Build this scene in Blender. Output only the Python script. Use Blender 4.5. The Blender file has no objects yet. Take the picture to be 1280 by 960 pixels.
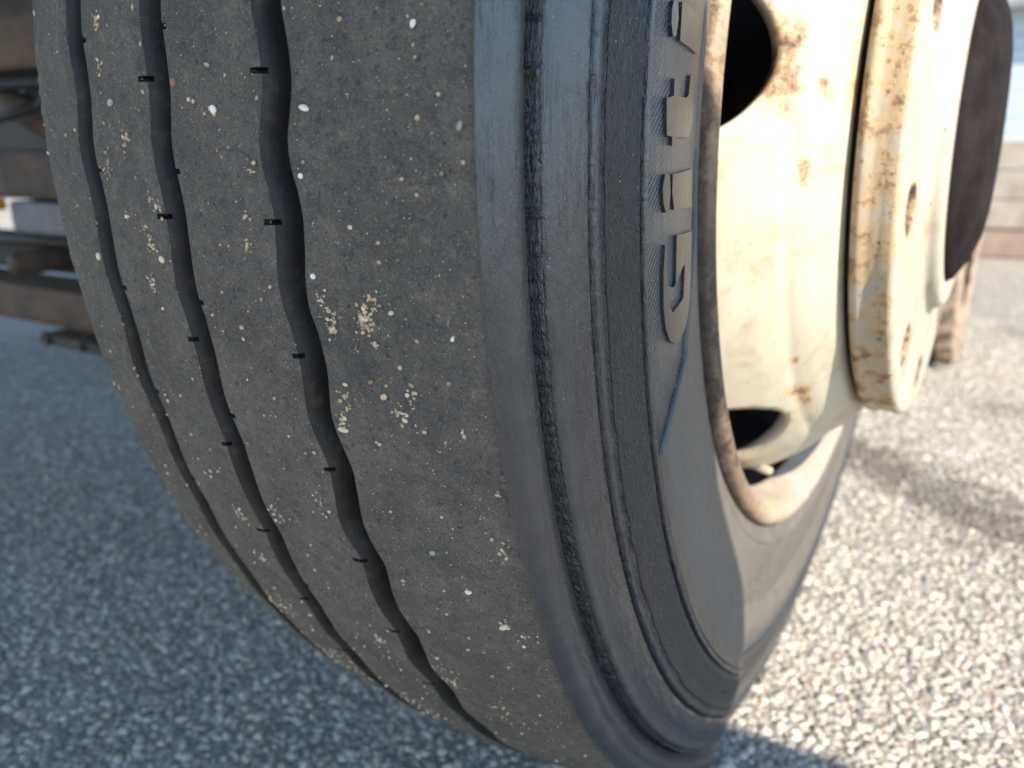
import bpy, bmesh, math, random
import numpy as np
from mathutils import Vector, Matrix
from mathutils.geometry import tessellate_polygon
R = math.radians
S = bpy.context.scene
COL = S.collection
random.seed(4); rng = np.random.default_rng(4)

# ------------------------------------------------------------------ camera
cam = bpy.data.cameras.new('camera'); cam_o = bpy.data.objects.new('camera', cam); COL.objects.link(cam_o)
fw = Vector((-0.51502532, 0.80969013, -0.28133754)); rt = Vector((0.84552276, 0.5338151, -0.01151931)); up = Vector((-0.14085516, 0.24381003, 0.95953973))
M = Matrix((rt, up, -fw)).transposed().to_4x4(); M.translation = (0.25709683, -0.69953429, -0.00207502)
cam_o.matrix_world = M
cam.sensor_width = 36; cam.lens = 1029.3 / 1280 * 36
cam.clip_start = 0.01; cam.clip_end = 500
cam.dof.use_dof = True; cam.dof.focus_distance = 0.305; cam.dof.aperture_fstop = 8.5
S.camera = cam_o

# ------------------------------------------------------------------ light
sun_dir = Vector((0.70, -0.355, 0.65)).normalized()
elev = math.asin(sun_dir.z); az = math.atan2(sun_dir.x, sun_dir.y)
W = bpy.data.worlds.new('World'); S.world = W; W.use_nodes = True
nt = W.node_tree; bg = nt.nodes['Background']
sky = nt.nodes.new('ShaderNodeTexSky'); sky.sky_type = 'NISHITA'; sky.sun_disc = False
sky.sun_elevation = elev; sky.sun_rotation = az
nt.links.new(sky.outputs[0], bg.inputs[0]); sky.dust_density = 0.0; sky.ozone_density = 2.0; bg.inputs[1].default_value = 0.15
sl = bpy.data.lights.new('sun', 'SUN'); sl.energy = 4.3; sl.angle = R(0.45); sl.color = (1, 0.91, 0.78)
so = bpy.data.objects.new('sun', sl); COL.objects.link(so)
so.rotation_euler = (-sun_dir).to_track_quat('-Z', 'Y').to_euler(); so.location = sun_dir * 20
S.view_settings.view_transform = 'Standard'; S.view_settings.look = 'None'
S.view_settings.exposure = 1.38; S.view_settings.gamma = 1

G = -0.487            # ground level; the wheel axle is the world's X axis

# ------------------------------------------------------------------ material helpers
class NT:
    def __init__(s, name):
        s.m = bpy.data.materials.new(name); s.m.use_nodes = True
        s.t = s.m.node_tree; s.b = s.t.nodes['Principled BSDF']
        s.geo = None
    def n(s, typ, **kw):
        x = s.t.nodes.new(typ)
        for k, v in kw.items(): setattr(x, k, v)
        return x
    def l(s, a, b): s.t.links.new(a, b)
    def pos(s):
        if not s.geo: s.geo = s.n('ShaderNodeNewGeometry')
        return s.geo.outputs['Position']
    def val(s, sock, v):
        if isinstance(v, (int, float, tuple, list)): sock.default_value = v
        else: s.l(v, sock)
    def noise(s, vec, scale, detail=4, rough=0.55, dist=0):
        x = s.n('ShaderNodeTexNoise'); x.inputs['Scale'].default_value = scale; x.inputs['Detail'].default_value = detail
        x.inputs['Roughness'].default_value = rough; x.inputs['Distortion'].default_value = dist
        s.l(vec, x.inputs['Vector']); return x.outputs['Fac']
    def ramp(s, fac, a, b, lo=0.0, hi=1.0):
        x = s.n('ShaderNodeMapRange'); x.clamp = True
        for k, v in zip(('From Min', 'From Max', 'To Min', 'To Max'), (a, b, lo, hi)): s.val(x.inputs[k], v)
        s.l(fac, x.inputs['Value']); return x.outputs[0]
    def math(s, op, a, b=0.0):
        x = s.n('ShaderNodeMath', operation=op); s.val(x.inputs[0], a); s.val(x.inputs[1], b); return x.outputs[0]
    def mix(s, fac, a, b):
        x = s.n('ShaderNodeMix', data_type='RGBA'); s.val(x.inputs[0], fac)
        for i, v in ((6, a), (7, b)):
            s.val(x.inputs[i], (*v, 1) if isinstance(v, tuple) and len(v) == 3 else v)
        return x.outputs[2]
    def attr(s, name):
        x = s.n('ShaderNodeAttribute'); x.attribute_name = name; return x.outputs['Fac']
    def mapping(s, vec, scale):
        x = s.n('ShaderNodeMapping'); x.inputs['Scale'].default_value = scale; s.l(vec, x.inputs['Vector']); return x.outputs[0]
    def bump(s, h, strength, dist, prev=None):
        x = s.n('ShaderNodeBump'); s.val(x.inputs['Strength'], strength); x.inputs['Distance'].default_value = dist
        s.l(h, x.inputs['Height'])
        if prev: s.l(prev, x.inputs['Normal'])
        return x.outputs[0]
    def out(s, col=None, rough=None, nrm=None, spec=None, metal=None):
        if col is not None: s.val(s.b.inputs['Base Color'], (*col, 1) if isinstance(col, tuple) and len(col) == 3 else col)
        if rough is not None: s.val(s.b.inputs['Roughness'], rough)
        if nrm is not None: s.l(nrm, s.b.inputs['Normal'])
        if spec is not None: s.val(s.b.inputs['Specular IOR Level'], spec)
        if metal is not None: s.val(s.b.inputs['Metallic'], metal)
        return s.m

def mat_tread():
    k = NT('dusty_tread_rubber'); p = k.pos()
    big = k.noise(p, 38, 5, .62); mid = k.noise(p, 150, 5, .68); fine = k.noise(p, 1200, 4, .75); f2 = k.noise(p, 2300, 2, .6); f3 = k.noise(p, 420, 3, .6)
    c = k.mix(k.ramp(big, .32, .68), (.074, .066, .058), (.126, .110, .093))
    c = k.mix(k.ramp(mid, .47, .34, 0, .7), c, (.052, .053, .056))
    c = k.mix(k.ramp(mid, .55, .70, 0, .55), c, (.200, .170, .135))
    c = k.mix(k.ramp(f3, .42, .30, 0, .85), c, (.028, .028, .030))
    c = k.mix(k.ramp(fine, .54, .70, 0, .48), c, (.29, .25, .20))
    c = k.mix(k.ramp(fine, .46, .33, 0, .55), c, (.034, .032, .030))
    c = k.mix(k.ramp(f2, .67, .72, 0, .8), c, (.60, .54, .44))
    n = k.bump(fine, .55, .0012); n = k.bump(f3, .55, .0022, n); n = k.bump(mid, .5, .003, n)
    return k.out(c, .8, n, .4)
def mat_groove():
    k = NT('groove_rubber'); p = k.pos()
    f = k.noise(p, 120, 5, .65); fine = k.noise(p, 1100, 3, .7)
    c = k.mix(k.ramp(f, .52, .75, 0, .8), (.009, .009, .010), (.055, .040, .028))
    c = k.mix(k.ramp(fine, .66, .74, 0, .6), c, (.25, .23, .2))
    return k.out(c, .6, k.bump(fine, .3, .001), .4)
def mat_side():
    k = NT('sidewall_rubber'); uv = k.n('ShaderNodeTexCoord').outputs['UV']; p = k.pos()
    fine = k.noise(p, 1500, 3, .65); mid = k.noise(p, 90, 4, .6); pit = k.noise(p, 520, 2, .5)
    wr = k.noise(k.mapping(uv, (170, 560, 1)), 1, 3, .55, 1.8)
    hat = k.n('ShaderNodeTexWave', wave_type='BANDS', bands_direction='DIAGONAL'); hat.inputs['Scale'].default_value = 1
    hat.inputs['Distortion'].default_value = .6; hat.inputs['Detail Scale'].default_value = 4
    k.l(k.mapping(uv, (190, 190, 0)), hat.inputs['Vector'])
    c = k.mix(k.ramp(mid, .38, .68), (.012, .016, .023), (.024, .028, .034))
    c = k.mix(k.ramp(fine, .66, .76, 0, .55), c, (.22, .21, .20))
    c = k.mix(k.ramp(pit, .72, .76, 0, .8), c, (.012, .012, .012))
    c = k.mix(k.math('MULTIPLY', k.attr('wrinkle'), k.ramp(wr, .35, .62, .85, .25)), c, (.012, .014, .018))
    c = k.mix(k.math('MULTIPLY', k.attr('orange'), k.ramp(fine, .40, .55)), c, (.42, .17, .06))
    ck = k.math('MULTIPLY', k.ramp(k.math('ABSOLUTE', k.math('SUBTRACT', k.noise(k.mapping(uv, (16, 480, 1)), 1, 4, .6, .4), .5)), 0, .014, 1, 0), k.ramp(k.noise(p, 24, 3, .6), .45, .6))
    c = k.mix(k.math('MULTIPLY', ck, .8), c, (.005, .005, .006))
    dust_and_bounce = k.attr('dust_and_bounce')
    dd = k.math('MULTIPLY', dust_and_bounce, k.ramp(mid, .25, .6, .6, 1)); c = k.mix(dd, c, (.20, .172, .14))
    n = k.bump(fine, .22, .0008); n = k.bump(k.math('SUBTRACT', 1.0, ck), .5, .0012, n); n = k.bump(k.noise(k.mapping(uv, (60, 260, 1)), 1, 4, .6), .25, .004, n)
    n = k.bump(wr, k.math('MULTIPLY', k.attr('wrinkle'), 1.0), .012, n)
    n = k.bump(hat.outputs['Fac'], k.math('MULTIPLY', k.attr('hatch'), .40), .0010, n)
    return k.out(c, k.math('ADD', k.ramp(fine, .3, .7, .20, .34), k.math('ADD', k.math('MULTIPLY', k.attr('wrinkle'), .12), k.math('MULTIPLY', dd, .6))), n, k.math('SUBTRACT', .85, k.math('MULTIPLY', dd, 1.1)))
def mat_paint(name, cream=(.70, .63, .48), rust_amt=1.0, dirt=.0):
    k = NT(name); p = k.pos()
    big = k.noise(p, 16, 5, .6); mid = k.noise(p, 60, 6, .72); sp = k.noise(p, 210, 4, .65); fine = k.noise(p, 900, 3, .6); blot = k.noise(p, 33, 6, .75, .5)
    c = k.mix(k.ramp(big, .35, .7, 0, .6), cream, (cream[0]*.80, cream[1]*.75, cream[2]*.66))
    c = k.mix(k.ramp(blot, .52, .66, 0, .6), c, (cream[0]*.70, cream[1]*.60, cream[2]*.46))
    r = k.math('ADD', k.attr('rust'), k.math('MULTIPLY', k.math('SUBTRACT', mid, .5), 1.5))
    c = k.mix(k.ramp(r, .24, .36, 0, .8), c, (.47, .32, .17))
    c = k.mix(k.ramp(r, .42, .50, 0, .9), c, (.25, .15, .085))
    c = k.mix(k.ramp(r, .54, .66, 0, 1), c, (.075, .048, .036))
    s2 = k.math('ADD', sp, k.math('MULTIPLY', k.attr('rust'), .12))
    c = k.mix(k.ramp(s2, .66, .685, 0, .8 * rust_amt), c, (.30, .18, .09))
    c = k.mix(k.ramp(s2, .70, .72, 0, rust_amt), c, (.08, .05, .035))
    if dirt: c = k.mix(k.ramp(k.noise(p, 42, 6, .7), .38, .55, 0, dirt), c, (.17, .125, .09))
    g = k.attr('grime_and_shade')
    c = k.mix(k.math('MULTIPLY', g, k.ramp(mid, .62, .46, .15, 1)), c, (.038, .028, .024))
    n = k.bump(fine, .2, .0010); n = k.bump(mid, k.ramp(r, .25, .5, .05, .55), .003, n); n = k.bump(s2, k.ramp(s2, .62, .7, 0, .5), .0015, n)
    return k.out(c, k.ramp(r, .3, .6, .40, .88), n, .45)
def mat_simple(name, c1, c2, scale, rough=.7, bs=.3, bd=.002, metal=0, fine=600):
    k = NT(name); p = k.pos()
    a = k.noise(p, scale, 5, .62); f = k.noise(p, fine, 3, .65)
    c = k.mix(k.ramp(a, .35, .68), c1, c2); c = k.mix(k.ramp(f, .55, .75, 0, .35), c, tuple(min(1, x * 1.6) for x in c2))
    return k.out(c, rough, k.bump(f, bs, bd), .4, metal)
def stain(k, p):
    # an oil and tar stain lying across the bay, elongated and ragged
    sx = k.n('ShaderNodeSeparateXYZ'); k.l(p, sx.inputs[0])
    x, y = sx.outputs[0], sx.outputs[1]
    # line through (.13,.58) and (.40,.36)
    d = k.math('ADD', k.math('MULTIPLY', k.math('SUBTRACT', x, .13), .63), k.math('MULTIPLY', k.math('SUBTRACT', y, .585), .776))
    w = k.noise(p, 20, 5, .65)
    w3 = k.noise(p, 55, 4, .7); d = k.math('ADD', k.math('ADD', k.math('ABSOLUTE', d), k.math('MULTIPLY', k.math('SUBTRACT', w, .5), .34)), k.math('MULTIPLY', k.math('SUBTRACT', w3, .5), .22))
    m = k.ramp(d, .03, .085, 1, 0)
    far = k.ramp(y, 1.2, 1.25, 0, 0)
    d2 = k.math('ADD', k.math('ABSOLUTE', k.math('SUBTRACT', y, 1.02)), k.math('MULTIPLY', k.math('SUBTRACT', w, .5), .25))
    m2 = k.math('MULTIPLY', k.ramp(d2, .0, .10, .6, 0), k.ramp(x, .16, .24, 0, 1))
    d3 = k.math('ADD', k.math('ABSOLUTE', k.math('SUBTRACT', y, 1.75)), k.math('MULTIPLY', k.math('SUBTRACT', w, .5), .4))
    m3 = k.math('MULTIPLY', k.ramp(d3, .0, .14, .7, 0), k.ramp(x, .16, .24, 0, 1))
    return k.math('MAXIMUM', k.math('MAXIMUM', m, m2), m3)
def mat_ground():
    k = NT('worn_asphalt'); p = k.pos()
    v = k.n('ShaderNodeTexVoronoi', feature='F1'); v.inputs['Scale'].default_value = 125; k.l(p, v.inputs['Vector'])
    e = k.n('ShaderNodeTexVoronoi', feature='DISTANCE_TO_EDGE'); e.inputs['Scale'].default_value = 125; k.l(p, e.inputs['Vector'])
    hs = k.n('ShaderNodeSeparateColor'); k.l(v.outputs['Color'], hs.inputs[0])
    c = k.mix(k.ramp(hs.outputs[0], .1, .9), (.20, .19, .17), (.56, .50, .40))
    c = k.mix(k.ramp(hs.outputs[1], .8, .9), c, (.33, .23, .16))
    c = k.mix(k.ramp(e.outputs['Distance'], .02, .10, 1, 0), c, (.17, .16, .14))
    c = k.mix(k.ramp(k.noise(p, 3, 4, .6), .4, .7, 0, .35), c, (.20, .185, .16))
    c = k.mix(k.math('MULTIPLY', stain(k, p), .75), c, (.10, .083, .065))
    return k.out(c, .8, k.bump(k.ramp(e.outputs['Distance'], 0, .25), .7, .003), .4)
def mat_gravel():
    k = NT('asphalt_aggregate'); p = k.pos()
    rnd = k.geo.outputs['Random Per Island']
    r2 = k.math('FRACT', k.math('MULTIPLY', rnd, 57.31)); r3 = k.math('FRACT', k.math('MULTIPLY', rnd, 913.7))
    c = k.mix(k.math('POWER', r2, .8), (.19, .18, .16), (.60, .535, .43))
    c = k.mix(k.ramp(r3, .90, .94, 0, .6), c, (.50, .39, .27))
    c = k.mix(k.ramp(r3, .12, .08, 0, .7), c, (.12, .125, .13))
    c = k.mix(k.ramp(k.noise(p, 700, 4, .7), .4, .7, 0, .4), c, (.22, .20, .17))
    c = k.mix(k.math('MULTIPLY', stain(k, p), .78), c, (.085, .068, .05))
    return k.out(c, .7, k.bump(k.noise(p, 900, 4, .7), .35, .0015), .45)
def mat_grit():
    k = NT('grit'); p = k.pos()
    rnd = k.geo.outputs['Random Per Island']
    r2 = k.math('FRACT', k.math('MULTIPLY', rnd, 57.31)); r3 = k.math('FRACT', k.math('MULTIPLY', rnd, 913.7))
    c = k.mix(r2, (.24, .19, .13), (.72, .62, .46))
    c = k.mix(k.ramp(r3, .35, .55, 0, .75), c, (.52, .35, .21))
    c = k.mix(k.ramp(r3, .09, .05, 0, .85), c, (.12, .14, .13))
    return k.out(c, .65, k.bump(k.noise(p, 1500, 3, .6), .3, .0008), .45)

TREAD, GROOVE, SIDE = mat_tread(), mat_groove(), mat_side()
CREAM = mat_paint('cream_wheel_paint', (.47, .425, .335), .45)
FLANGEP = mat_paint('rusty_white_paint', (.42, .38, .31), 1.0)
RIMP = mat_paint('dirty_rim_paint', (.40, .34, .275), .6, .35)
GRIT = mat_grit()
IRON = mat_simple('rusty_chassis_iron', (.030, .020, .015), (.085, .052, .034), 25)
DARKIRON = mat_simple('oily_and_shade_black_iron', (.006, .006, .007), (.018, .016, .015), 30, .6)  # black also stands for shade in the rim well
TANIRON = mat_simple('dusty_tan_iron', (.052, .030, .019), (.115, .068, .040), 18)
GREYIRON = mat_simple('grey_bracket_steel', (.07, .07, .08), (.13, .13, .15), 25, .5)
HUBM = mat_simple('greasy_hub_and_gap_shade', (.010, .008, .008), (.024, .018, .017), 40, 1.0)
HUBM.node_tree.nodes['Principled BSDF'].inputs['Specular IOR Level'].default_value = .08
CAPM = mat_simple('pale_hub_rim', (.42, .42, .40), (.62, .60, .55), 30, .4)
MUD = mat_simple('dried_mud', (.20, .145, .10), (.40, .31, .23), 40, .9, .6, .006, 0, 180)
WOOD = mat_simple('weathered_timber', (.27, .22, .17), (.42, .36, .29), 9, .85)
REDW = mat_simple('faded_red_timber', (.26, .18, .14), (.38, .28, .22), 9, .85)
BLUEW = mat_simple('pale_blue_siding', (.36, .42, .47), (.46, .52, .57), 3, .7)
ROOFM = mat_simple('grey_roofing', (.20, .20, .21), (.30, .30, .31), 3, .8)
PLATE = mat_simple('shade_caster_steel', (.12, .12, .125), (.2, .2, .2), 8, .6)
ORANGE = mat_simple('orange_lens', (.75, .22, .03), (.85, .32, .06), 30, .25)

# ------------------------------------------------------------------ object helpers
def obj(name, mesh, mats, parent=None, smooth=False):
    o = bpy.data.objects.new(name, mesh); COL.objects.link(o)
    if not isinstance(mats, (list, tuple)): mats = [mats]
    if not mesh.materials:
        for m in mats: mesh.materials.append(m)
    if parent: o.parent = parent
    if smooth: mesh.polygons.foreach_set('use_smooth', [True] * len(mesh.polygons))
    return o
def empty(name, parent=None, loc=(0, 0, 0)):
    o = bpy.data.objects.new(name, None); COL.objects.link(o); o.location = loc; o.empty_display_size = .1
    if parent: o.parent = parent
    return o
def tag(o, label=None, cat=None, group=None, kind=None):
    for k, v in (('label', label), ('category', cat), ('group', group), ('kind', kind)):
        if v: o[k] = v
    return o
def mesh_np(name, V, F, mi=None):
    me = bpy.data.meshes.new(name)
    V = np.asarray(V, dtype=np.float32); F = np.asarray(F, dtype=np.int32)
    me.vertices.add(len(V)); me.vertices.foreach_set('co', V.ravel())
    k = F.shape[1]
    me.loops.add(F.size); me.loops.foreach_set('vertex_index', F.ravel())
    me.polygons.add(len(F)); me.polygons.foreach_set('loop_start', np.arange(0, F.size, k, dtype=np.int32))
    if mi is not None: me.polygons.foreach_set('material_index', np.asarray(mi, dtype=np.int32))
    me.update(); me.validate(); return me
def box_mesh(name, x0, x1, y0, y1, z0, z1, bev=.004):
    bm = bmesh.new(); bmesh.ops.create_cube(bm, size=1)
    for v in bm.verts: v.co = Vector(((x0 + x1) / 2 + v.co.x * (x1 - x0), (y0 + y1) / 2 + v.co.y * (y1 - y0), (z0 + z1) / 2 + v.co.z * (z1 - z0)))
    if bev: bmesh.ops.bevel(bm, geom=bm.edges[:], offset=bev, segments=2, affect='EDGES', profile=.6)
    me = bpy.data.meshes.new(name); bm.to_mesh(me); bm.free(); return me
def box(name, b, mat, parent=None, bev=.004): return obj(name, box_mesh(name, *b, bev=bev), mat, parent)
def tube_mesh(name, p, q, r, n=20, r2=None, bev=0):
    p, q = Vector(p), Vector(q); bm = bmesh.new()
    bmesh.ops.create_cone(bm, cap_ends=True, segments=n, radius1=r, radius2=r if r2 is None else r2, depth=(q - p).length)
    if bev: bmesh.ops.bevel(bm, geom=[e for e in bm.edges if len(e.link_faces) == 2 and any(len(f.verts) > 4 for f in e.link_faces)], offset=bev, segments=2, affect='EDGES')
    bmesh.ops.transform(bm, matrix=Matrix.Translation((p + q) / 2) @ (q - p).to_track_quat('Z', 'Y').to_matrix().to_4x4(), verts=bm.verts)
    me = bpy.data.meshes.new(name); bm.to_mesh(me); bm.free(); return me
def fattr(me, name, vals):
    a = me.attributes.new(name, 'FLOAT', 'POINT'); a.data.foreach_set('value', np.asarray(vals, dtype=np.float32))
def noise1(a, freq, seed):
    r = np.random.default_rng(seed).uniform(-1, 1, 4096)
    t = np.asarray(a) * freq; i = np.floor(t).astype(int); f = t - i; f = f * f * (3 - 2 * f)
    return r[i % 4096] * (1 - f) + r[(i + 1) % 4096] * f

# ------------------------------------------------------------------ the truck and its front wheel
truck = empty('truck', None, (0, 0, G))
tag(truck, 'truck seen from its worn front tyre, with rusty cream wheel and brown underbody', 'truck')
wheel = empty('wheel', truck, (0, 0, -G))

D = 0.0998                                    # angle between two sipes
sip = lambda a0: a0 + D * np.arange(-3, 16)
rows = list(np.arange(-.34, 1.12, .004)) + list(np.arange(1.12, 1.5, .005)) + list(np.arange(1.5, 2.3, .010)) + list(np.arange(2.3, 2 * math.pi - .34, .03))
for a0 in (-.0440, -.078):
    for a in sip(a0):
        if -.33 < a < 1.1:
            rows = [r for r in rows if abs(r - a) > .0024]
            rows += [a - .0021, a - .0013, a, a + .0013, a + .0021]
A = np.array(sorted(rows)); NA = len(A)
crown = lambda x: .5 - 1.0 * (x + .005) ** 2
wave = lambda A_, amp: amp * np.cos(2 * math.pi * (A_ - .057) / D) + .0004 * noise1(A_, 60, 3)
gR = [(-.0722, .0012), (-.0160, .0010), (.0428, .0015)]
WID = .0102
cutm = {}
cols = []            # each: (X[NA], r[NA], wrinkle, dust and painted bounce, hatch, mat)
def addc(X, r, mat, wr=0., du=0., ha=0.):
    cols.append((np.broadcast_to(X, (NA,)).astype(float), np.broadcast_to(r, (NA,)).astype(float), mat, np.broadcast_to(wr, (NA,)), np.broadcast_to(du, (NA,)), np.broadcast_to(ha, (NA,))))
# inboard sidewall, hidden bead up to the tread edge
for X, r in [(-.118, .292), (-.128, .305), (-.140, .34), (-.148, .39), (-.146, .43), (-.139, .462), (-.1335, .476), (-.1305, .482)]:
    addc(X, r, 2)
Ledge = np.full(NA, -.1285)
edgez = .0006 * noise1(A, 180, 8)
def near(a0, w):
    d = np.abs(((A - a0 + D / 2) % D) - D / 2); return (d < w) & (A < 1.1) & (A > -.33)
sipe_m, notch_m = near(-.0440, .0017), near(-.078, .0017)
slen = np.round((noise1(np.round((A + .0440) / D) * 7.3, 1, 5) + .3) * .5) * .0021
for gi, (x0, amp) in enumerate(gR):
    Rg = x0 + wave(A, amp); Lg = Rg - WID + .0006 * noise1(A, 25, 20 + gi)
    n = 8
    t0 = 0 if gi else 0
    rib_end = Lg - .0080
    for j in range(n):
        X = Ledge + (rib_end - Ledge) * j / n
        rr = crown(X) + .00022 * noise1(A, 150, 100 + gi * 20 + j)
        if gi == 0 and j == 0: rr = rr - .0015 + edgez
        if j == 1 and gi: rr = rr
        addc(X, rr, 0)
    c0 = crown(Lg)
    for dx, dr in [(-.0078, 0), (-.0075, 0), (-.0061, 0), (-.0052, 0), (-.0042, .0001), (-.0025, .0004), (-.0012, .0010), (-.0004, .0018), (.0004, .0030), (.0014, .0062), (.0024, .0098), (.0033, .0118)]:
        cut = sipe_m & (gi > 0) & (dx >= -.0064 + slen * .8) & (dx < -.0008)
        rr = c0 - dr - np.where(cut, .0055, 0)
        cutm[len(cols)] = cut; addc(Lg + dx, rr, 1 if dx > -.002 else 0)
    c1 = crown(Rg)
    for dx, dr in [(-.0046, .0125), (-.0026, .0122), (-.0015, .0095), (-.0009, .0045), (-.0003, .0012), (.0002, .0003), (.0010, .0000), (.0024, 0), (.0027, 0)]:
        cut = notch_m & (gi < 2) & (dx <= .0025) & (dx > -.001)
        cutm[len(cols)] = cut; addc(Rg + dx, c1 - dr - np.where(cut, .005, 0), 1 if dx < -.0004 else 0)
    Ledge = Rg + .0034
for j in range(15):
    X = Ledge + (.1085 - Ledge) * j / 14
    addc(X, crown(X) + .00022 * noise1(A, 150, 300 + j) - (.0008 * (j == 14)), 0)
rag = noise1(A, 330, 41); rag2 = noise1(A, 90, 42); lip = .0007 * rag + .0006 * rag2
# outboard shoulder and sidewall: X, r, wrinkle, dust (on the crests: warm ground reflection painted in), ragged
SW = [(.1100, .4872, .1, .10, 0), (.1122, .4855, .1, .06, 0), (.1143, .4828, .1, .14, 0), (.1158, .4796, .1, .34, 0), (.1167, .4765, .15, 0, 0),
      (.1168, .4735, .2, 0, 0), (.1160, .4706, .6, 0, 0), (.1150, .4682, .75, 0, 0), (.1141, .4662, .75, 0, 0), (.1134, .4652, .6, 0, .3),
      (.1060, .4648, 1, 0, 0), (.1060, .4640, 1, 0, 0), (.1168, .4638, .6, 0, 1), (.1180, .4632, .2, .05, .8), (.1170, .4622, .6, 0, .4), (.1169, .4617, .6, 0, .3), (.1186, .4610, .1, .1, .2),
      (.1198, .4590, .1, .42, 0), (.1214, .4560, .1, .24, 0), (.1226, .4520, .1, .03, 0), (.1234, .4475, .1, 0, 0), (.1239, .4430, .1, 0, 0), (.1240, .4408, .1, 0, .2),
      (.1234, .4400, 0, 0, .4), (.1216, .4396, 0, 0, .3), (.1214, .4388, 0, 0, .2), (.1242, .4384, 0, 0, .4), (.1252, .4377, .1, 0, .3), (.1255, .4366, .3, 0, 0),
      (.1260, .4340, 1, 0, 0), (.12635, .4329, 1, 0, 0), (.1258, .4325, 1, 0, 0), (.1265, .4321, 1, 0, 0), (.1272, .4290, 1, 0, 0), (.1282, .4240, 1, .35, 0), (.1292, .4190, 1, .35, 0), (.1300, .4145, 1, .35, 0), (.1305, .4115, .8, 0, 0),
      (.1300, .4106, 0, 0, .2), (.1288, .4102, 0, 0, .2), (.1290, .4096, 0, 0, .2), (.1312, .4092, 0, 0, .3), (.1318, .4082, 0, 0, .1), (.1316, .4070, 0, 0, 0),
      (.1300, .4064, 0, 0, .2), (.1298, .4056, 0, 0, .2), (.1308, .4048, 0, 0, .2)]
for X, r, wr, du, rg in SW:
    crk = abs(r - .4325) < .0001
    cw = (.5 + .5 * np.sign(noise1(A, 14, 77) + .25)) if crk else 1
    addc(X - (.0007 * cw if crk else 0) + rg * .0006 * rag + 0, r + rg * lip * .8 + (.0008 * noise1(A, 40, 78) if .4318 < r < .4330 else 0), 2, wr, du * np.clip((A - .02) / .45, .12, 1))  # crest tan grows lower down, painting in the ground's warm reflection
inner = [(.1308, .4048), (.1312, .396), (.1308, .386), (.1300, .376), (.1288, .366), (.1272, .356), (.1250, .345), (.1222, .333), (.1190, .3215), (.1183, .3195), (.1186, .3180), (.1165, .3145), (.1135, .3080), (.1115, .3050), (.104, .300), (.09, .296)]
irr = np.array([q[1] for q in inner])[::-1]; iX = np.array([q[0] for q in inner])[::-1]
surfX = lambda r: np.interp(r, irr, iX)
# letter panel: sunk between the double ridge and an arc that meets it in a point
arc_a = np.array([-.40, -.18, .02, .10, .142, .179, .267, .299, .340]); arc_r = np.array([.325, .325, .322, .323, .3304, .3398, .3604, .3828, .4044])
arc = np.interp(A, arc_a, arc_r, left=.325, right=.42)
panel = lambda r: np.clip((r - arc) / .0009, 0, 1) * (A < .345)
for r in np.concatenate([np.arange(.4040, .3225, -.0016), [.3215, .3205, .3195, .3180, .3165, .3145, .311, .308, .305, .300, .296]]):
    pm = panel(r) if r < .4045 else 0
    dst = np.clip((.4065 - r) / .03, 0, .62) * (1 - pm * .9)
    addc(surfX(r) - .0010 * pm - .0012 * np.exp(-((r - arc - .0004) / .0013) ** 2) * (A < .345) * (A > -.1) + .00006 * noise1(A, 50, int(r * 1e5)), r, 2, .12, dst, pm)

NC = len(cols)
X = np.stack([c[0] for c in cols], 1); Rr = np.stack([c[1] for c in cols], 1)
ca, sa = np.cos(A)[:, None], np.sin(A)[:, None]
V = np.stack([X, -Rr * ca, -Rr * sa], -1)
# the loaded tyre: flat where it stands on the ground, a little bulge beside it
ss = lambda t: np.clip(t, 0, 1) ** 2 * (3 - 2 * np.clip(t, 0, 1))
far_ = ss((V[..., 1] + .232) / .095) * ss((.06 - V[..., 2]) / .14)          # the loaded wall bulges on the near side of its foot
V[..., 0] -= .0195 * far_ * np.clip((Rr - .318) / .05, 0, 1) * (X > 0)
low = np.clip((-.478 - V[..., 2]) / .02, 0, 1)
V[..., 2] = np.maximum(V[..., 2], G + .0012)
ii, jj = np.meshgrid(np.arange(NA), np.arange(NC - 1), indexing='ij')
F = np.stack([ii * NC + jj, ((ii + 1) % NA) * NC + jj, ((ii + 1) % NA) * NC + jj + 1, ii * NC + jj + 1], -1).reshape(-1, 4)
mcol = np.array([c[2] for c in cols])
mi = np.maximum(mcol[:-1], 0)[None, :].repeat(NA, 0)
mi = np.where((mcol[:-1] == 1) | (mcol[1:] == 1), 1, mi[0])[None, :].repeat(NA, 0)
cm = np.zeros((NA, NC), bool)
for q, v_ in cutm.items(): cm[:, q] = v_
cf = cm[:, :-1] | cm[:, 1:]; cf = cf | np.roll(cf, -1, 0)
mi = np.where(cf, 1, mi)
me = mesh_np('tyre', V.reshape(-1, 3), F, mi.reshape(-1))
gapcol = np.array([abs(c[1][0] - .4655) < .0013 and c[0][0] < .1150 and c[2] == 2 and i > NC // 2 for i, c in enumerate(cols)])
or_a = np.maximum.reduce([np.clip(1.2 - np.abs(A - q) / w, 0, 1) for q, w in ((-.12, .05), (-.03, .025), (.085, .035), (.20, .03), (.33, .02))])
fattr(me, 'orange', (or_a[:, None] * gapcol[None, :] * .8).reshape(-1))
for nm, q in (('wrinkle', 3), ('dust_and_bounce', 4), ('hatch', 5)):
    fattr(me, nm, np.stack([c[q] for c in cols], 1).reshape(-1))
arcl = np.concatenate([[0], np.cumsum(np.hypot(np.diff(X[0]), np.diff(Rr[0])))])
uvl = me.uv_layers.new(name='UVMap')
U = np.stack([(A[:, None] * .45).repeat(NC, 1), arcl[None, :].repeat(NA, 0)], -1).reshape(-1, 2)
uvl.data.foreach_set('uv', U[F.reshape(-1)].astype(np.float32).ravel())
tyre = obj('tyre', me, [TREAD, GROOVE, SIDE], wheel, True)
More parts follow.
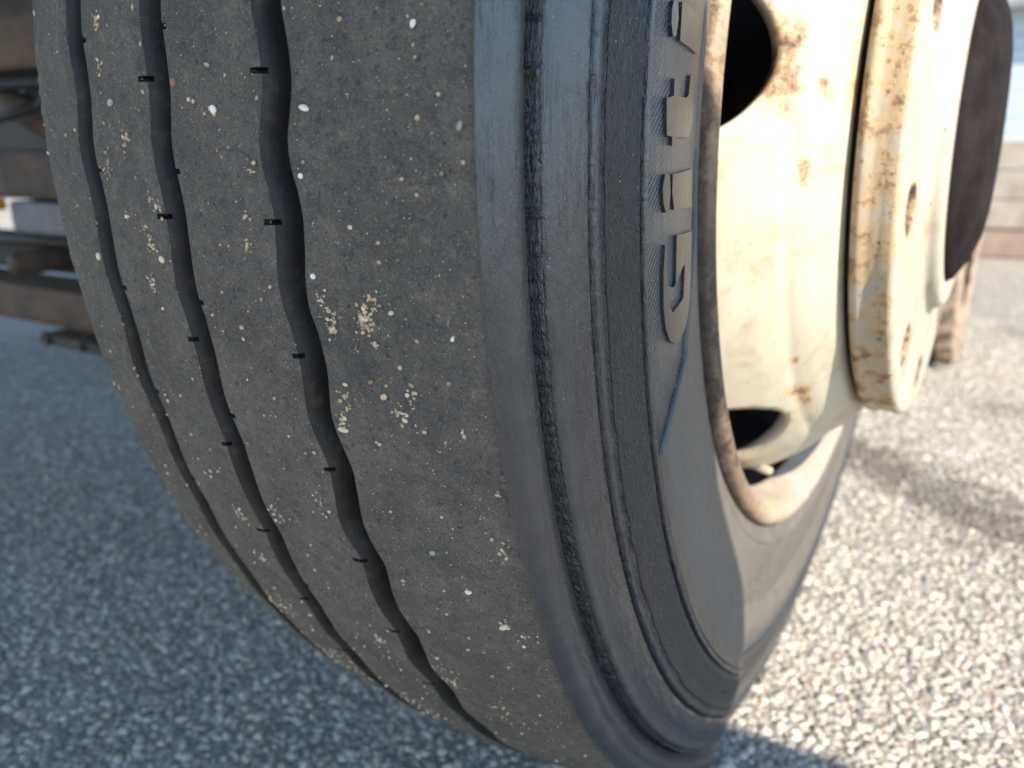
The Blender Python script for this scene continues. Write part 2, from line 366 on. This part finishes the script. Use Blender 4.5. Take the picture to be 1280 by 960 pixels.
me.set_sharp_from_angle(angle=R(38))

# raised sidewall lettering
def letter(polys):
    bm = bmesh.new()
    for poly in polys:
        # resample so the edge follows the curve of the wall
        pts = []
        for i in range(len(poly)):
            p, q = np.array(poly[i]), np.array(poly[(i + 1) % len(poly)])
            n = max(1, int(np.hypot((q[0] - p[0]) * .37, q[1] - p[1]) / .004))
            for k in range(n): pts.append(p + (q - p) * k / n)
        pts = np.array(pts)
        cen = pts.mean(0)
        top, bot = [], []
        for a, r in pts:
            for lst, dx in ((bot, -.0020), (top, .0004)):
                x = float(surfX(r)) + dx
                lst.append(bm.verts.new((x, -r * math.cos(a), -r * math.sin(a))))
        n = len(top)
        for i in range(n): bm.faces.new((bot[i], bot[(i + 1) % n], top[(i + 1) % n], top[i]))
        for t in tessellate_polygon([[Vector((a * .37, r, 0)) for a, r in pts]]): bm.faces.new([top[i] for i in t])
    bmesh.ops.recalc_face_normals(bm, faces=bm.faces)
    m = bpy.data.meshes.new('letter'); bm.to_mesh(m); bm.free()
    for nm, v_ in (('wrinkle', .35), ('dust_and_bounce', 0), ('hatch', 0)): fattr(m, nm, [v_] * len(m.vertices))
    o = obj('letter', m, SIDE, wheel); return o
letter([[(.1085, .3884), (.1358, .3905), (.1743, .3914), (.2008, .3894), (.2189, .3852), (.2302, .3792), (.2350, .3706), (.2322, .3612), (.2228, .351), (.1853, .3443), (.1219, .339), (.1071, .3728), (.1618, .3746), (.1631, .3775), (.1501, .3598), (.1543, .3583), (.1905, .3623), (.191, .3799), (.1752, .3855), (.1386, .3867), (.1105, .3865)]])
letter([[(.0375, .3895), (.0394, .3838), (.0567, .3824), (.0742, .3839), (.076, .3877), (.0662, .3906), (.0502, .3919)], [(.0394, .38), (.0403, .3453), (.0893, .3405), (.0768, .3773), (.0573, .3804)]])
letter([[(-.0345, .3911), (-.0376, .3829), (-.0542, .3832), (-.055, .3804), (-.0387, .3775), (-.0401, .3637), (-.0445, .3598), (-.0653, .3591), (-.0677, .3549), (-.0179, .348), (.0026, .354), (.0017, .3768), (.0105, .3776), (.0103, .3821), (.0017, .3825), (.0001, .3891)]])
letter([[(-.1223, .3904), (-.1238, .3859), (-.1107, .3835), (-.0938, .3847), (-.0907, .3882), (-.1007, .391), (-.1146, .3915)], [(-.1274, .3805), (-.1344, .3505), (-.0927, .3504), (-.0912, .3795)]])

V_, F_ = [], []
ea = np.linspace(.02, .338, 60); er = np.interp(ea, arc_a, arc_r)
for a, r in zip(ea, er):
    for dr, dx in ((-.0010, -.001), (-.0005, .0007), (.0002, .0008), (.0008, -.0012)):
        V_.append((float(surfX(r + dr)) + dx, -(r + dr) * math.cos(a), -(r + dr) * math.sin(a)))
for i in range(59):
    for j in range(3): F_.append((i * 4 + j, i * 4 + 4 + j, i * 4 + 5 + j, i * 4 + 1 + j))
me = mesh_np('panel_edge', V_, F_)
for nm, v_ in (('wrinkle', 0), ('dust_and_bounce', .25), ('hatch', 0)): fattr(me, nm, [v_] * len(V_))
obj('panel_edge', me, SIDE, wheel, True)

# ------------------------------------------------------------------ steel wheel
def lathe(name, prof, n, fine=None, closed=False):
    P = []
    m = len(prof)
    for i in range(m if closed else m - 1):
        p, q = np.array(prof[i]), np.array(prof[(i + 1) % m])
        k = max(1, int(np.hypot(*(q - p)) / fine)) if fine else 1
        for t in range(k): P.append(p + (q - p) * t / k)
    if not closed: P.append(np.array(prof[-1]))
    P = np.array(P); NP = len(P)
    a = np.arange(n) * 2 * math.pi / n
    V = np.stack([P[None, :, 0].repeat(n, 0), -P[None, :, 1] * np.cos(a)[:, None], -P[None, :, 1] * np.sin(a)[:, None]], -1)
    ii, jj = np.meshgrid(np.arange(n), np.arange(NP if closed else NP - 1), indexing='ij')
    F = np.stack([ii * NP + jj, ((ii + 1) % n) * NP + jj, ((ii + 1) % n) * NP + (jj + 1) % NP, ii * NP + (jj + 1) % NP], -1).reshape(-1, 4)
    return V, F, a, P
ang = lambda V: np.arctan2(-V[..., 2], -V[..., 1])
def wrap(d): return (d + math.pi) % (2 * math.pi) - math.pi

# rim: flange lip and the well
prof = [(.0915, .2895), (.0910, .2825), (.0925, .2795), (.0950, .2805), (.1000, .2830), (.1100, .2876), (.1165, .2908), (.1200, .2945), (.1208, .2985), (.1190, .3028), (.1150, .3060), (.1110, .3062), (.1070, .3030), (.0940, .2975)]
V_, F_, a_, P_ = lathe('rim', prof, 220, .006, True)
me = mesh_np('rim', V_.reshape(-1, 3), F_)
th = ang(V_)
rust = .14 + .30 * np.clip(1.5 - np.abs(wrap(th - .40)) / .75, 0, 1) * (V_[..., 0] > .1130) + .30 * np.clip((np.hypot(V_[..., 1], V_[..., 2]) - .303) / .003, 0, 1)
rust = rust * np.where(V_[..., 0] > .100, 1, .6)
fattr(me, 'rust', rust.reshape(-1))
fattr(me, 'grime_and_shade', (np.clip(1.5 - np.abs(wrap(th - .44)) / .45, 0, 1) * (V_[..., 0] > .110)).reshape(-1))  # near lip: grime that also paints in the shade lying there
rim = obj('rim', me, RIMP, wheel, True)

prof = [(.0914, .2955), (.0914, .2900), (.0400, .2870), (-.08, .287), (-.12, .289), (-.128, .30), (-.10, .3), (.07, .3)]
V_, F_, a_, P_ = lathe('rim_well', prof, 120, None, True)
obj('rim_well', mesh_np('rim_well', V_.reshape(-1, 3), F_), DARKIRON, wheel, True)  # black colour puts the disc's shadow into the well
# disc with six hand holes
prof = [(-.010, .2600), (.070, .2600), (.084, .2585), (.095, .2550), (.106, .2475), (.118, .2384), (.1265, .2302), (.1310, .2238), (.1350, .2215), (.1420, .2158), (.148, .2085), (.1515, .2050), (.1535, .2000), (.1540, .1920), (.1540, .115)]
V_, F_, a_, P_ = lathe('wheel_disc', prof, 520, .0028)
th = ang(V_); NP = P_.shape[0]; Vf = V_.reshape(-1, 3); thf = th.reshape(-1)
HX, HA, HB = .078, .046, .178
rho = np.full(len(Vf), 9.); best = np.zeros(len(Vf))
for k in range(6):
    c = -.166 + k * math.pi / 3 - (.01 if k == 1 else 0)
    d = wrap(thf - c); q = np.hypot((Vf[:, 0] - HX) / HA, d / HB)
    m = (q < rho) & (Vf[:, 0] > .0); rho[m] = q[m]; best[m] = c
fc = rho[F_].mean(1)
keep = F_[fc > 1.0]
cnt = np.zeros(len(Vf)); 
allc = np.bincount(F_.ravel(), minlength=len(Vf)); kc = np.bincount(keep.ravel(), minlength=len(Vf))
bd = (kc > 0) & (kc < allc) & (rho < 1.3)
rprof = lambda x: np.interp(x, P_[:, 0][:np.argmax(P_[:, 0]) + 1], P_[:, 1][:np.argmax(P_[:, 0]) + 1])
for i in np.where(bd)[0]:
    d = wrap(thf[i] - best[i]) / rho[i]; x = HX + (Vf[i, 0] - HX) / rho[i]; r = rprof(x); a = best[i] + d
    Vf[i] = (x, -r * math.cos(a), -r * math.sin(a))
used = np.unique(keep); remap = np.full(len(Vf), -1); remap[used] = np.arange(len(used))
me = mesh_np('wheel_disc', Vf[used], remap[keep])
rs = np.zeros(len(Vf))
def spot(px, pa, sx, sa, amt):
    global rs
    d = np.hypot((Vf[:, 0] - px) / sx, wrap(thf - pa) / sa); rs = np.maximum(rs, amt * np.clip(1.4 - d, 0, 1))
spot(.128, -.15, .011, .17, .44); spot(.150, -.25, .006, .25, .26); spot(.118, .30, .004, .25, .16); spot(.138, .45, .003, .5, .15)
spot(.143, -.11, .0035, .035, .55); spot(.139, .085, .0035, .045, .6); spot(.134, .62, .004, .03, .5); spot(.136, .84, .004, .05, .5)
spot(.133, .78, .010, .10, .30); spot(.128, .40, .004, .5, .10)
rs += .16 * np.clip((1.22 - rho) / .22, 0, 1) * (rho < 1.3) + .10 * np.clip((Vf[:, 0] - .151) / .004, 0, 1)
fattr(me, 'rust', rs[used])
disc = obj('wheel_disc', me, [CREAM, DARKIRON], wheel, True)
md = disc.modifiers.new('thickness', 'SOLIDIFY'); md.thickness = .009; md.offset = 1; md.material_offset = 1; md.material_offset_rim = 0

# brake drum fills the dark inside
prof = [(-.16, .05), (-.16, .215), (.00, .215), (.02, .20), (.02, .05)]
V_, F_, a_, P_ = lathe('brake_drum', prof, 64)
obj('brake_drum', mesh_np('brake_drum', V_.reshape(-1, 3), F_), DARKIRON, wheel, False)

# hub flange bolted to the disc
prof = [(.1650, .110), (.1650, .1960), (.1662, .2035), (.1685, .2072), (.1720, .2075), (.1745, .2058), (.1830, .2058), (.1880, .2072), (.1905, .2062), (.1918, .2035), (.1922, .199), (.1945, .150), (.1955, .130), (.1975, .1265), (.2030, .1245), (.2052, .1215), (.2055, .110), (.2020, .100), (.19, .098)]
V_, F_, a_, P_ = lathe('hub_flange', prof, 420, .0028, True)
th = ang(V_); rad = np.hypot(V_[..., 1], V_[..., 2])
rs = .245 + .10 * (rad > .203) * (V_[..., 0] < .190) - .16 * (V_[..., 0] > .1915)
for k in range(10):
    c = .235 + k * math.pi / 5
    d = np.hypot(rad * np.cos(th - c) - .176, rad * np.sin(th - c))
    face = (V_[..., 0] > .1917) & (V_[..., 0] < .1965)
    V_[..., 0] -= np.where(face & (d < .0115), .010, 0)
    rs = np.maximum(rs, np.where(face, .62 * np.clip((.019 - d) / .006, 0, 1), 0))
rs = np.where((np.abs(V_[..., 0] - .168) < .003) | (np.abs(V_[..., 0] - .1905) < .0015), rs + .05, rs)
me = mesh_np('hub_flange', V_.reshape(-1, 3), F_); fattr(me, 'rust', rs.reshape(-1))
obj('hub_flange', me, FLANGEP, wheel, True)
# black ring put in as the shadow of the gap behind the flange
obj('gap_shade_ring', tube_mesh('gap_shade_ring', (.1545, 0, 0), (.1648, 0, 0), .1985, 200), HUBM, wheel)
# hub barrel and its pale cap ring
prof = [(.190, .06), (.190, .1075), (.2000, .1070), (.2078, .1035), (.2149, .0915), (.2195, .0810), (.2217, .0730), (.2236, .0600), (.2243, .0460), (.2250, .0150), (.225, .002)]
V_, F_, a_, P_ = lathe('hub', prof, 160, .004)
obj('hub', mesh_np('hub', V_.reshape(-1, 3), F_), HUBM, wheel, True)
# valve stem
def wpt(x, a, r): return (x, -r * math.cos(a), -r * math.sin(a))
VS = mat_simple('valve_brass', (.30, .25, .18), (.42, .36, .27), 60, .5)
vs = obj('valve_stem', tube_mesh('valve_stem', wpt(.060, 1.36, .262), wpt(.108, 1.20, .2655), .0035, 14, .0032, .0006), VS, wheel, True)

# ------------------------------------------------------------------ underbody of the truck, seen left of the tyre; unseen shade casters last
def tpart(name, b, mat, bev=.006): 
    o = obj(name, box_mesh(name, b[0], b[1], b[2], b[3], b[4] - G, b[5] - G, bev), mat, truck); return o
def ttube(name, p, q, r, mat, n=24, bev=0):
    p = (p[0], p[1], p[2] - G); q = (q[0], q[1], q[2] - G)
    return obj(name, tube_mesh(name, p, q, r, n, None, bev), mat, truck, True)
tpart('axle_beam', (-2.05, -.16, -.03, .07, -.075, -.004), IRON, .012)
tpart('upper_cross_member', (-2.1, -.30, .02, .16, .112, .185), TANIRON, .012)
tpart('tie_beam', (-2.05, -.60, -.01, .09, -.275, -.213), TANIRON, .012)
tpart('tie_beam', (-2.05, -.62, .06, .14, -.205, -.150), DARKIRON, .008)
tpart('spring_seat', (-1.055, -.80, -.03, .10, -.298, -.281), IRON, .008)
tpart('spring_bracket', (-1.09, -.86, -.02, .06, -.128, -.079), GREYIRON, .006)
ttube('pivot_pin', (-1.09, -.03, -.175), (-1.09, .14, -.175), .019, IRON, 24, .003)
ttube('torsion_strut', (-1.22, .03, .098), (-.95, .03, .004), .022, TANIRON)
ttube('brake_pot', (-1.10, .05, .072), (-1.10, .19, .072), .028, GREYIRON, 32, .006)
ttube('air_pipe', (-1.9, .0, .094), (-.4, .0, .085), .008, DARKIRON)
ttube('drag_link', (-1.5, .01, -.147), (-.7, .01, -.137), .010, DARKIRON)
tpart('transmission_housing', (-2.6, -.95, .42, .95, -.095, .55), DARKIRON, .03)
for x0 in (-.62, -2.05):
    tpart('chassis_rail', (x0 - .09, x0, -1.05, 3.2, .30, .52), DARKIRON, .01)
tpart('marker_lamp', (-1.150, -1.108, -.03, -.012, -.094, -.076), ORANGE, .004)
for x_ in (-1.02, -.93, -.84):
    ttube('nut', (x_, -.035, -.290), (x_, -.018, -.290), .007, DARKIRON, 6)
hz = [(-1.30, -.05, .07), (-1.18, -.06, .045), (-1.05, -.05, .035), (-.94, -.03, .055), (-.85, .0, .10)]
for i in range(4): ttube('air_hose', hz[i], hz[i + 1], .0075, DARKIRON, 12)
tpart('shade_floor', (-1.6, .45, -.80, .18, .635, .66), PLATE, .01)  # unseen floor piece, cut to size to shade the ground
tpart('shade_box', (-.60, -.03, .80, 2.2, -.22, .40), PLATE, .08)  # unseen box added to keep sun patches off the ground
plan = [(-1.5, -.634), (.86, -.634), (1.0, -.715), (1.55, -.695), (1.55, -1.08), (-1.5, -1.08)]  # added plate out of view, outline cut to cast the near shade
bm = bmesh.new()
lo = [bm.verts.new((x_, y_, .59 - G)) for x_, y_ in plan]; hi = [bm.verts.new((x_, y_, .63 - G)) for x_, y_ in plan]
bm.faces.new(lo[::-1]); bm.faces.new(hi)
for i in range(6): bm.faces.new((lo[i], lo[(i + 1) % 6], hi[(i + 1) % 6], hi[i]))
bmesh.ops.recalc_face_normals(bm, faces=bm.faces)
m_ = bpy.data.meshes.new('shade_plate'); bm.to_mesh(m_); bm.free(); obj('shade_plate', m_, PLATE, truck)

# ------------------------------------------------------------------ ground
bm = bmesh.new(); bmesh.ops.create_grid(bm, x_segments=40, y_segments=40, size=150)
for v in bm.verts: v.co.z = G
me = bpy.data.meshes.new('asphalt'); bm.to_mesh(me); bm.free()
tag(obj('asphalt', me, mat_ground()), None, None, None, 'structure')
# loose and proud aggregate in the asphalt close to the camera
def stones(P, size, flat, emb, seg=6, seed=1, nrm=None):
    """irregular pebbles: a lower ring, an upper ring and two poles each"""
    g = np.random.default_rng(seed); n = len(P)
    base = []
    for zz, rr in ((-.5, .75), (.25, .95)):
        for k in range(seg):
            a = 2 * math.pi * (k + (.5 if zz > 0 else 0)) / seg; base.append((rr * math.cos(a), rr * math.sin(a), zz))
    base += [(0, 0, .85), (0, 0, -.9)]
    B = np.array(base); nb = len(B)
    V = B[None] * (1 + g.uniform(-.22, .22, (n, nb, 1)))
    el = g.uniform(.68, 1.25, (n, 1, 1)); V = V * np.concatenate([el, 1 / el, np.full((n, 1, 1), 1.)], 2)
    V[..., 2] *= flat
    a = g.uniform(0, 2 * math.pi, n); c, s = np.cos(a)[:, None], np.sin(a)[:, None]
    V = np.stack([V[..., 0] * c - V[..., 1] * s, V[..., 0] * s + V[..., 1] * c, V[..., 2]], -1)
    V *= np.asarray(size)[:, None, None]
    if nrm is None:
        W_ = V + P[:, None, :]
    else:
        t1 = np.tile(np.array([[1., 0, 0]]), (n, 1)); t1 -= nrm * (t1 * nrm).sum(1, keepdims=True); t1 /= np.linalg.norm(t1, axis=1, keepdims=True)
        t2 = np.cross(nrm, t1)
        W_ = P[:, None, :] + V[..., :1] * t1[:, None] + V[..., 1:2] * t2[:, None] + V[..., 2:] * nrm[:, None]
    f = []
    for k in range(seg):
        k2 = (k + 1) % seg
        f += [(k, k2, seg + k), (k2, seg + k2, seg + k), (seg + k, seg + k2, 2 * seg), (k2, k, 2 * seg + 1)]
    f = np.array(f)
    F = (f[None] + (np.arange(n) * nb)[:, None, None]).reshape(-1, 3)
    return W_.reshape(-1, 3), F
def field(x0, x1, y0, y1, sp, test):
    nx, ny = int((x1 - x0) / sp), int((y1 - y0) / sp)
    gx, gy = np.meshgrid(x0 + (np.arange(nx) + .5) * sp, y0 + (np.arange(ny) + .5) * sp)
    P = np.stack([gx.ravel(), gy.ravel()], 1) + rng.uniform(-.48, .48, (nx * ny, 2)) * sp
    return P[test(P)]
left = lambda P: (P[:, 1] < .42 - .45 * (P[:, 0] + .2)) & (P[:, 1] > -.62 - .25 * (P[:, 0] + .4)) & (P[:, 1] > -.55 - 1.1 * np.maximum(P[:, 0] + .1, 0) * 0)
PL = field(-2.0, .30, -.55, 1.0, .0080, left)
PRt = field(.02, .62, -.20, 1.9, .0076, lambda P: P[:, 0] > .02)
PP = np.concatenate([PL, PRt])
sz = .0022 + .0042 * rng.beta(1.6, 2.2, len(PP))
P3 = np.stack([PP[:, 0], PP[:, 1], G + rng.uniform(-.0016, .0008, len(PP))], 1)
V_, F_ = stones(P3, sz, .46, 0, 6, 5)
me = mesh_np('gravel', V_, F_)
tag(obj('gravel', me, mat_gravel(), None, True), 'pale stone aggregate standing proud in the worn asphalt', None, None, 'stuff')

# ------------------------------------------------------------------ grit and pebbles on the tread
def on_tread(a, x):
    a, x = np.asarray(a), np.asarray(x); r = crown(x)
    n = np.stack([2.0 * (x + .005), -np.cos(a), -np.sin(a)], 1); n /= np.linalg.norm(n, axis=1, keepdims=True)
    return np.stack([x, -r * np.cos(a), -r * np.sin(a)], 1), n
def in_groove(a, x, m=.0015):
    g = np.zeros(len(a), bool)
    for x0, amp in gR:
        Rg = x0 + amp * np.cos(2 * math.pi * (a - .057) / D); g |= (x < Rg + m) & (x > Rg - WID - m)
    return g
CL = [(-.0886, -.0597, .0018, 14), (-.0042, -.0476, .0028, 14), (-.0573, -.0605, .0016, 6), (.0202, -.0639, .0045, 12), (.0436, -.0336, .0025, 10), (.0578, -.0546, .0016, 6), (.0774, -.0415, .0029, 20), (.1105, -.0468, .002, 12), (.1588, -.083, .0028, 6), (.0505, -.0303, .0012, 6), (.019, .0235, .0014, 6), (.0739, .0162, .0014, 8), (.051, .0183, .0014, 4), (.1207, .0647, .0022, 60), (.1097, .0697, .0015, 16), (.1404, .0679, .0009, 8), (.1098, .0476, .0016, 12), (.1209, .0505, .002, 16), (.1313, .0494, .0015, 10), (.205, .0462, .0016, 10), (.1869, .0504, .0026, 12), (.1947, .0743, .004, 16), (.1777, .0781, .0028, 8), (.3403, -.0405, .0037, 14), (.3203, -.0103, .0042, 14), (.408, -.0426, .0032, 12), (.2933, .0204, .0033, 10), (.4799, .0171, .0046, 16), (.5093, .0472, .0054, 10), (.5051, .0505, .0053, 8), (.5022, -.0541, .006, 24), (.5078, -.0698, .0035, 20), (.3127, .1033, .003, 8), (.4027, .0937, .0026, 8), (.422, .1002, .0033, 8), (.5261, .0472, .0046, 10), (.5943, .0703, .0079, 14), (.4902, -.0741, .0026, 14), (.2529, .1062, .0014, 6), (.2069, .0967, .0011, 4), (.60, -.03, .012, 40), (.66, .0, .012, 40), (.56, -.085, .012, 40), (.62, -.06, .010, 30)]
a = [rng.uniform(-.2, .75, 3800)]; x = [rng.uniform(-.126, .108, 3800)]; s = [.00014 + .00034 * rng.beta(1.0, 3.2, 3800)]
a.append(rng.uniform(-.2, .75, 340)); x.append(np.where(rng.random(340) < .82, rng.uniform(-.126, .045, 340), rng.uniform(.045, .107, 340))); s.append(rng.uniform(.0004, .00110, 340))
for ca_, cx, sd, n in CL:
    n = int(n * 1.3)
    a.append(ca_ + rng.normal(0, sd * 1.1, n) / .5); x.append(cx + rng.normal(0, sd * .7, n)); s.append(.0003 + .0009 * rng.beta(1.2, 2.2, n))
a, x, s = map(np.concatenate, (a, x, s))
ok = ~in_groove(a, x) & (x < .1075) & (x > -.127); a, x, s = a[ok], x[ok], s[ok]
P3, N3 = on_tread(a, x)
P3 += N3 * (s * .25)[:, None]
# grit lying in the grooves
ga = rng.uniform(-.2, .75, 520); gi = rng.integers(0, 3, 520)
gx = np.array([gR[i][0] + gR[i][1] * math.cos(2 * math.pi * (q - .057) / D) for i, q in zip(gi, ga)]) - WID * rng.uniform(.40, .66, 520)
gs = np.where(rng.random(520) < .12, rng.uniform(.0006, .0011, 520), rng.uniform(.0002, .0005, 520))
Pg, Ng = on_tread(ga, gx); Pg -= Ng * .0112
# dust specks on the sidewall
na = 1500; wa = rng.uniform(-.2, 1.1, na); wr = rng.uniform(.345, .48, na)
swr = np.array([q[1] for q in SW])[::-1]; swx = np.array([q[0] for q in SW])[::-1]
wx = np.where(wr > .4048, np.interp(wr, swr, swx), surfX(np.minimum(wr, .4048)))
Pw = np.stack([wx, -wr * np.cos(wa), -wr * np.sin(wa)], 1); Nw = np.stack([np.full(na, .9), -.4 * np.cos(wa), -.4 * np.sin(wa)], 1); Nw /= np.linalg.norm(Nw, axis=1, keepdims=True)
ws = .00010 + .0003 * rng.beta(1, 4, na)
V_, F_ = stones(np.concatenate([P3, Pg, Pw]), np.concatenate([s, gs, ws]), .75, 0, 5, 9, np.concatenate([N3, Ng, Nw]))
tag(obj('grit', mesh_np('grit', V_, F_), GRIT, None, True), 'tan and white grit stuck all over the worn tread', None, None, 'stuff')

def pebmat(name, c): return mat_simple(name, tuple(v * .8 for v in c), c, 300, .6, .35, .001, 0, 1500)
PM = {'white': pebmat('white_pebble', (.84, .79, .68)), 'cream': pebmat('cream_pebble', (.72, .60, .42)), 'tan': pebmat('tan_pebble', (.66, .46, .24)), 'brown': pebmat('brown_pebble', (.28, .17, .10)), 'green': pebmat('green_pebble', (.30, .34, .28)), 'grey': pebmat('grey_pebble', (.38, .39, .39))}
PEB = [(-.0657, .0904, 2.63, 'white', 'white pebble alone high on the wide outer rib, nearest the top edge'),
       (-.0191, .0500, 3.12, 'white', 'large white pebble just right of the third groove near the top'),
       (-.0062, .1050, 2.6, 'green', 'greenish white pebble beside the blue shoulder edge of the tread'),
       (-.0202, .0087, 3.3, 'white', 'white pebble high on the rib between the second and third grooves'),
       (.0924, .0462, 2.5, 'white', 'white pebble on the lip of the third groove above the tan grit cluster'),
       (.1797, .0678, 2.9, 'tan', 'single tan pebble below the tan grit cluster on the outer rib'),
       (.169, .0632, 2.2, 'brown', 'small brown pebble between the tan grit cluster and the single tan pebble'),
       (.2126, .0462, 3.4, 'cream', 'oval cream pebble at the third groove lip under a pinkish cluster'),
       (-.0399, -.0114, 3.1, 'brown', 'brown pebble touching the right lip of the second groove near the top'),
       (-.0294, -.0535, 3.2, 'grey', 'long grey pebble high on the rib between first and second grooves'),
       (.09, -.0345, 3.2, 'cream', 'egg shaped cream pebble on the left lip of the second groove'),
       (.1979, .0746, 2.3, 'cream', 'cream pebble among scattered white bits low of the single tan pebble'),
       (.0241, .0460, 2.1, 'white', 'white pebble midway between the two white ones along the third groove'),
       (.3242, .0719, 3.0, 'green', 'dull green pebble in the lower middle of the outer rib'),
       (.405, .0935, 3.9, 'cream', 'cream pebble lowest on the outer rib beside the shoulder'),
       (.3652, .0827, 2.9, 'white', 'white pebble below the dull green one on the outer rib'),
       (.1321, .0977, 1.9, 'white', 'tiny white pebble right of the tan cluster near the shoulder'),
       (.0965, -.0881, 3.3, 'cream', 'long cream pebble on the narrow innermost rib'),
       (.0084, -.1225, 2.4, 'grey', 'grey pebble poking out past the inner tread edge'),
       (-.1102, -.1200, 2.4, 'grey', 'grey pebble on the inner tread edge at the very top')]
for i, (a_, x_, d, col, lab) in enumerate(PEB):
    P_, N_ = on_tread([a_], [x_]); P_ = P_ + N_ * d * .00022
    V_, F_ = stones(np.zeros((1, 3)), np.array([d * .00058]), .8, 0, 7, 200 + i, N_)
    o = obj('pebble', mesh_np('pebble', V_, F_), PM[col], None, True); o.location = P_[0]
    sub = o.modifiers.new('round', 'SUBSURF'); sub.levels = sub.render_levels = 1
    tag(o, lab, 'pebble', 'pebbles stuck to the tread')

# ------------------------------------------------------------------ things beyond the wheel
mt = empty('muddy_tyre', None, (.098, 1.36, G)); tag(mt, 'small knobbly tyre caked in dry brown mud standing beyond the hub', 'tyre')
prof = [(-.040, .12), (-.045, .16), (-.044, .20), (-.038, .222), (0, .228), (.038, .222), (.044, .20), (.045, .16), (.040, .12)]
V_, F_, a_, P_ = lathe('carcass', prof, 64, .01); V_[..., 2] += .245
V_ = V_ + np.random.default_rng(8).normal(0, .0012, V_.shape)
obj('carcass', mesh_np('carcass', V_.reshape(-1, 3), F_), MUD, mt, True)
for k in range(26):
    for sgn in (-1, 1):
        a_ = 2 * math.pi * (k + .25 * sgn) / 26
        bm = bmesh.new(); bmesh.ops.create_cube(bm, size=1)
        for v in bm.verts:
            t = v.co.z > 0
            v.co = Vector((sgn * .025 + v.co.x * (.040 if not t else .034), v.co.y * (.030 if not t else .024) + v.co.x * sgn * .012, .232 + v.co.z * .026))
        bmesh.ops.bevel(bm, geom=bm.edges[:], offset=.003, segments=1, affect='EDGES')
        bmesh.ops.transform(bm, matrix=Matrix.Translation((0, 0, .245)) @ Matrix.Rotation(a_, 4, 'X'), verts=bm.verts)
        m_ = bpy.data.meshes.new('lug'); bm.to_mesh(m_); bm.free(); obj('lug', m_, MUD, mt)

tw = empty('timber_wall', None, (0, 3.3, G)); tag(tw, 'low weathered brown timber wall across the far edge of the asphalt', 'wall')
for k in range(4):
    z0 = .004 + k * .118
    me = box_mesh('plank', -1.0 if k % 2 else -1.3, 5.0, -.03 - .006 * (k % 2), .05, z0, z0 + .112, .006)
    obj('plank', me, REDW if k == 0 else WOOD, tw)
for k in range(5):
    x0 = -.8 + k * 1.35
    obj('post', box_mesh('post', x0, x0 + .09, .055, .14, 0, .50, .006), WOOD, tw)
sh = empty('shed', None, (3, 14, G)); tag(sh, 'pale blue shed with lapped siding behind the timber wall', 'building')
obj('wall', box_mesh('wall', -6, 6, .05, 4, 0, 2.3, 0), BLUEW, sh)
for k in range(12):
    m_ = box_mesh('siding_board', -6, 6, 0, .045, .0 + k * .19, .183 + k * .19, .006); obj('siding_board', m_, BLUEW, sh)
bm = bmesh.new()
for x_ in (-6.3, 6.3):
    for y_, z_ in ((-.4, 2.22), (2.0, 3.3), (4.4, 2.22), (4.4, 2.32), (2.0, 3.42), (-.4, 2.32)): bm.verts.new((x_, y_, z_))
bm.verts.ensure_lookup_table(); vv = bm.verts
for i in range(6): bm.faces.new((vv[i], vv[(i + 1) % 6], vv[6 + (i + 1) % 6], vv[6 + i]))
for o_ in (0, 6):
    bm.faces.new((vv[o_], vv[o_ + 1], vv[o_ + 4], vv[o_ + 5])); bm.faces.new((vv[o_ + 1], vv[o_ + 2], vv[o_ + 3], vv[o_ + 4]))
bmesh.ops.recalc_face_normals(bm, faces=bm.faces)
m_ = bpy.data.meshes.new('roof'); bm.to_mesh(m_); bm.free(); obj('roof', m_, ROOFM, sh)
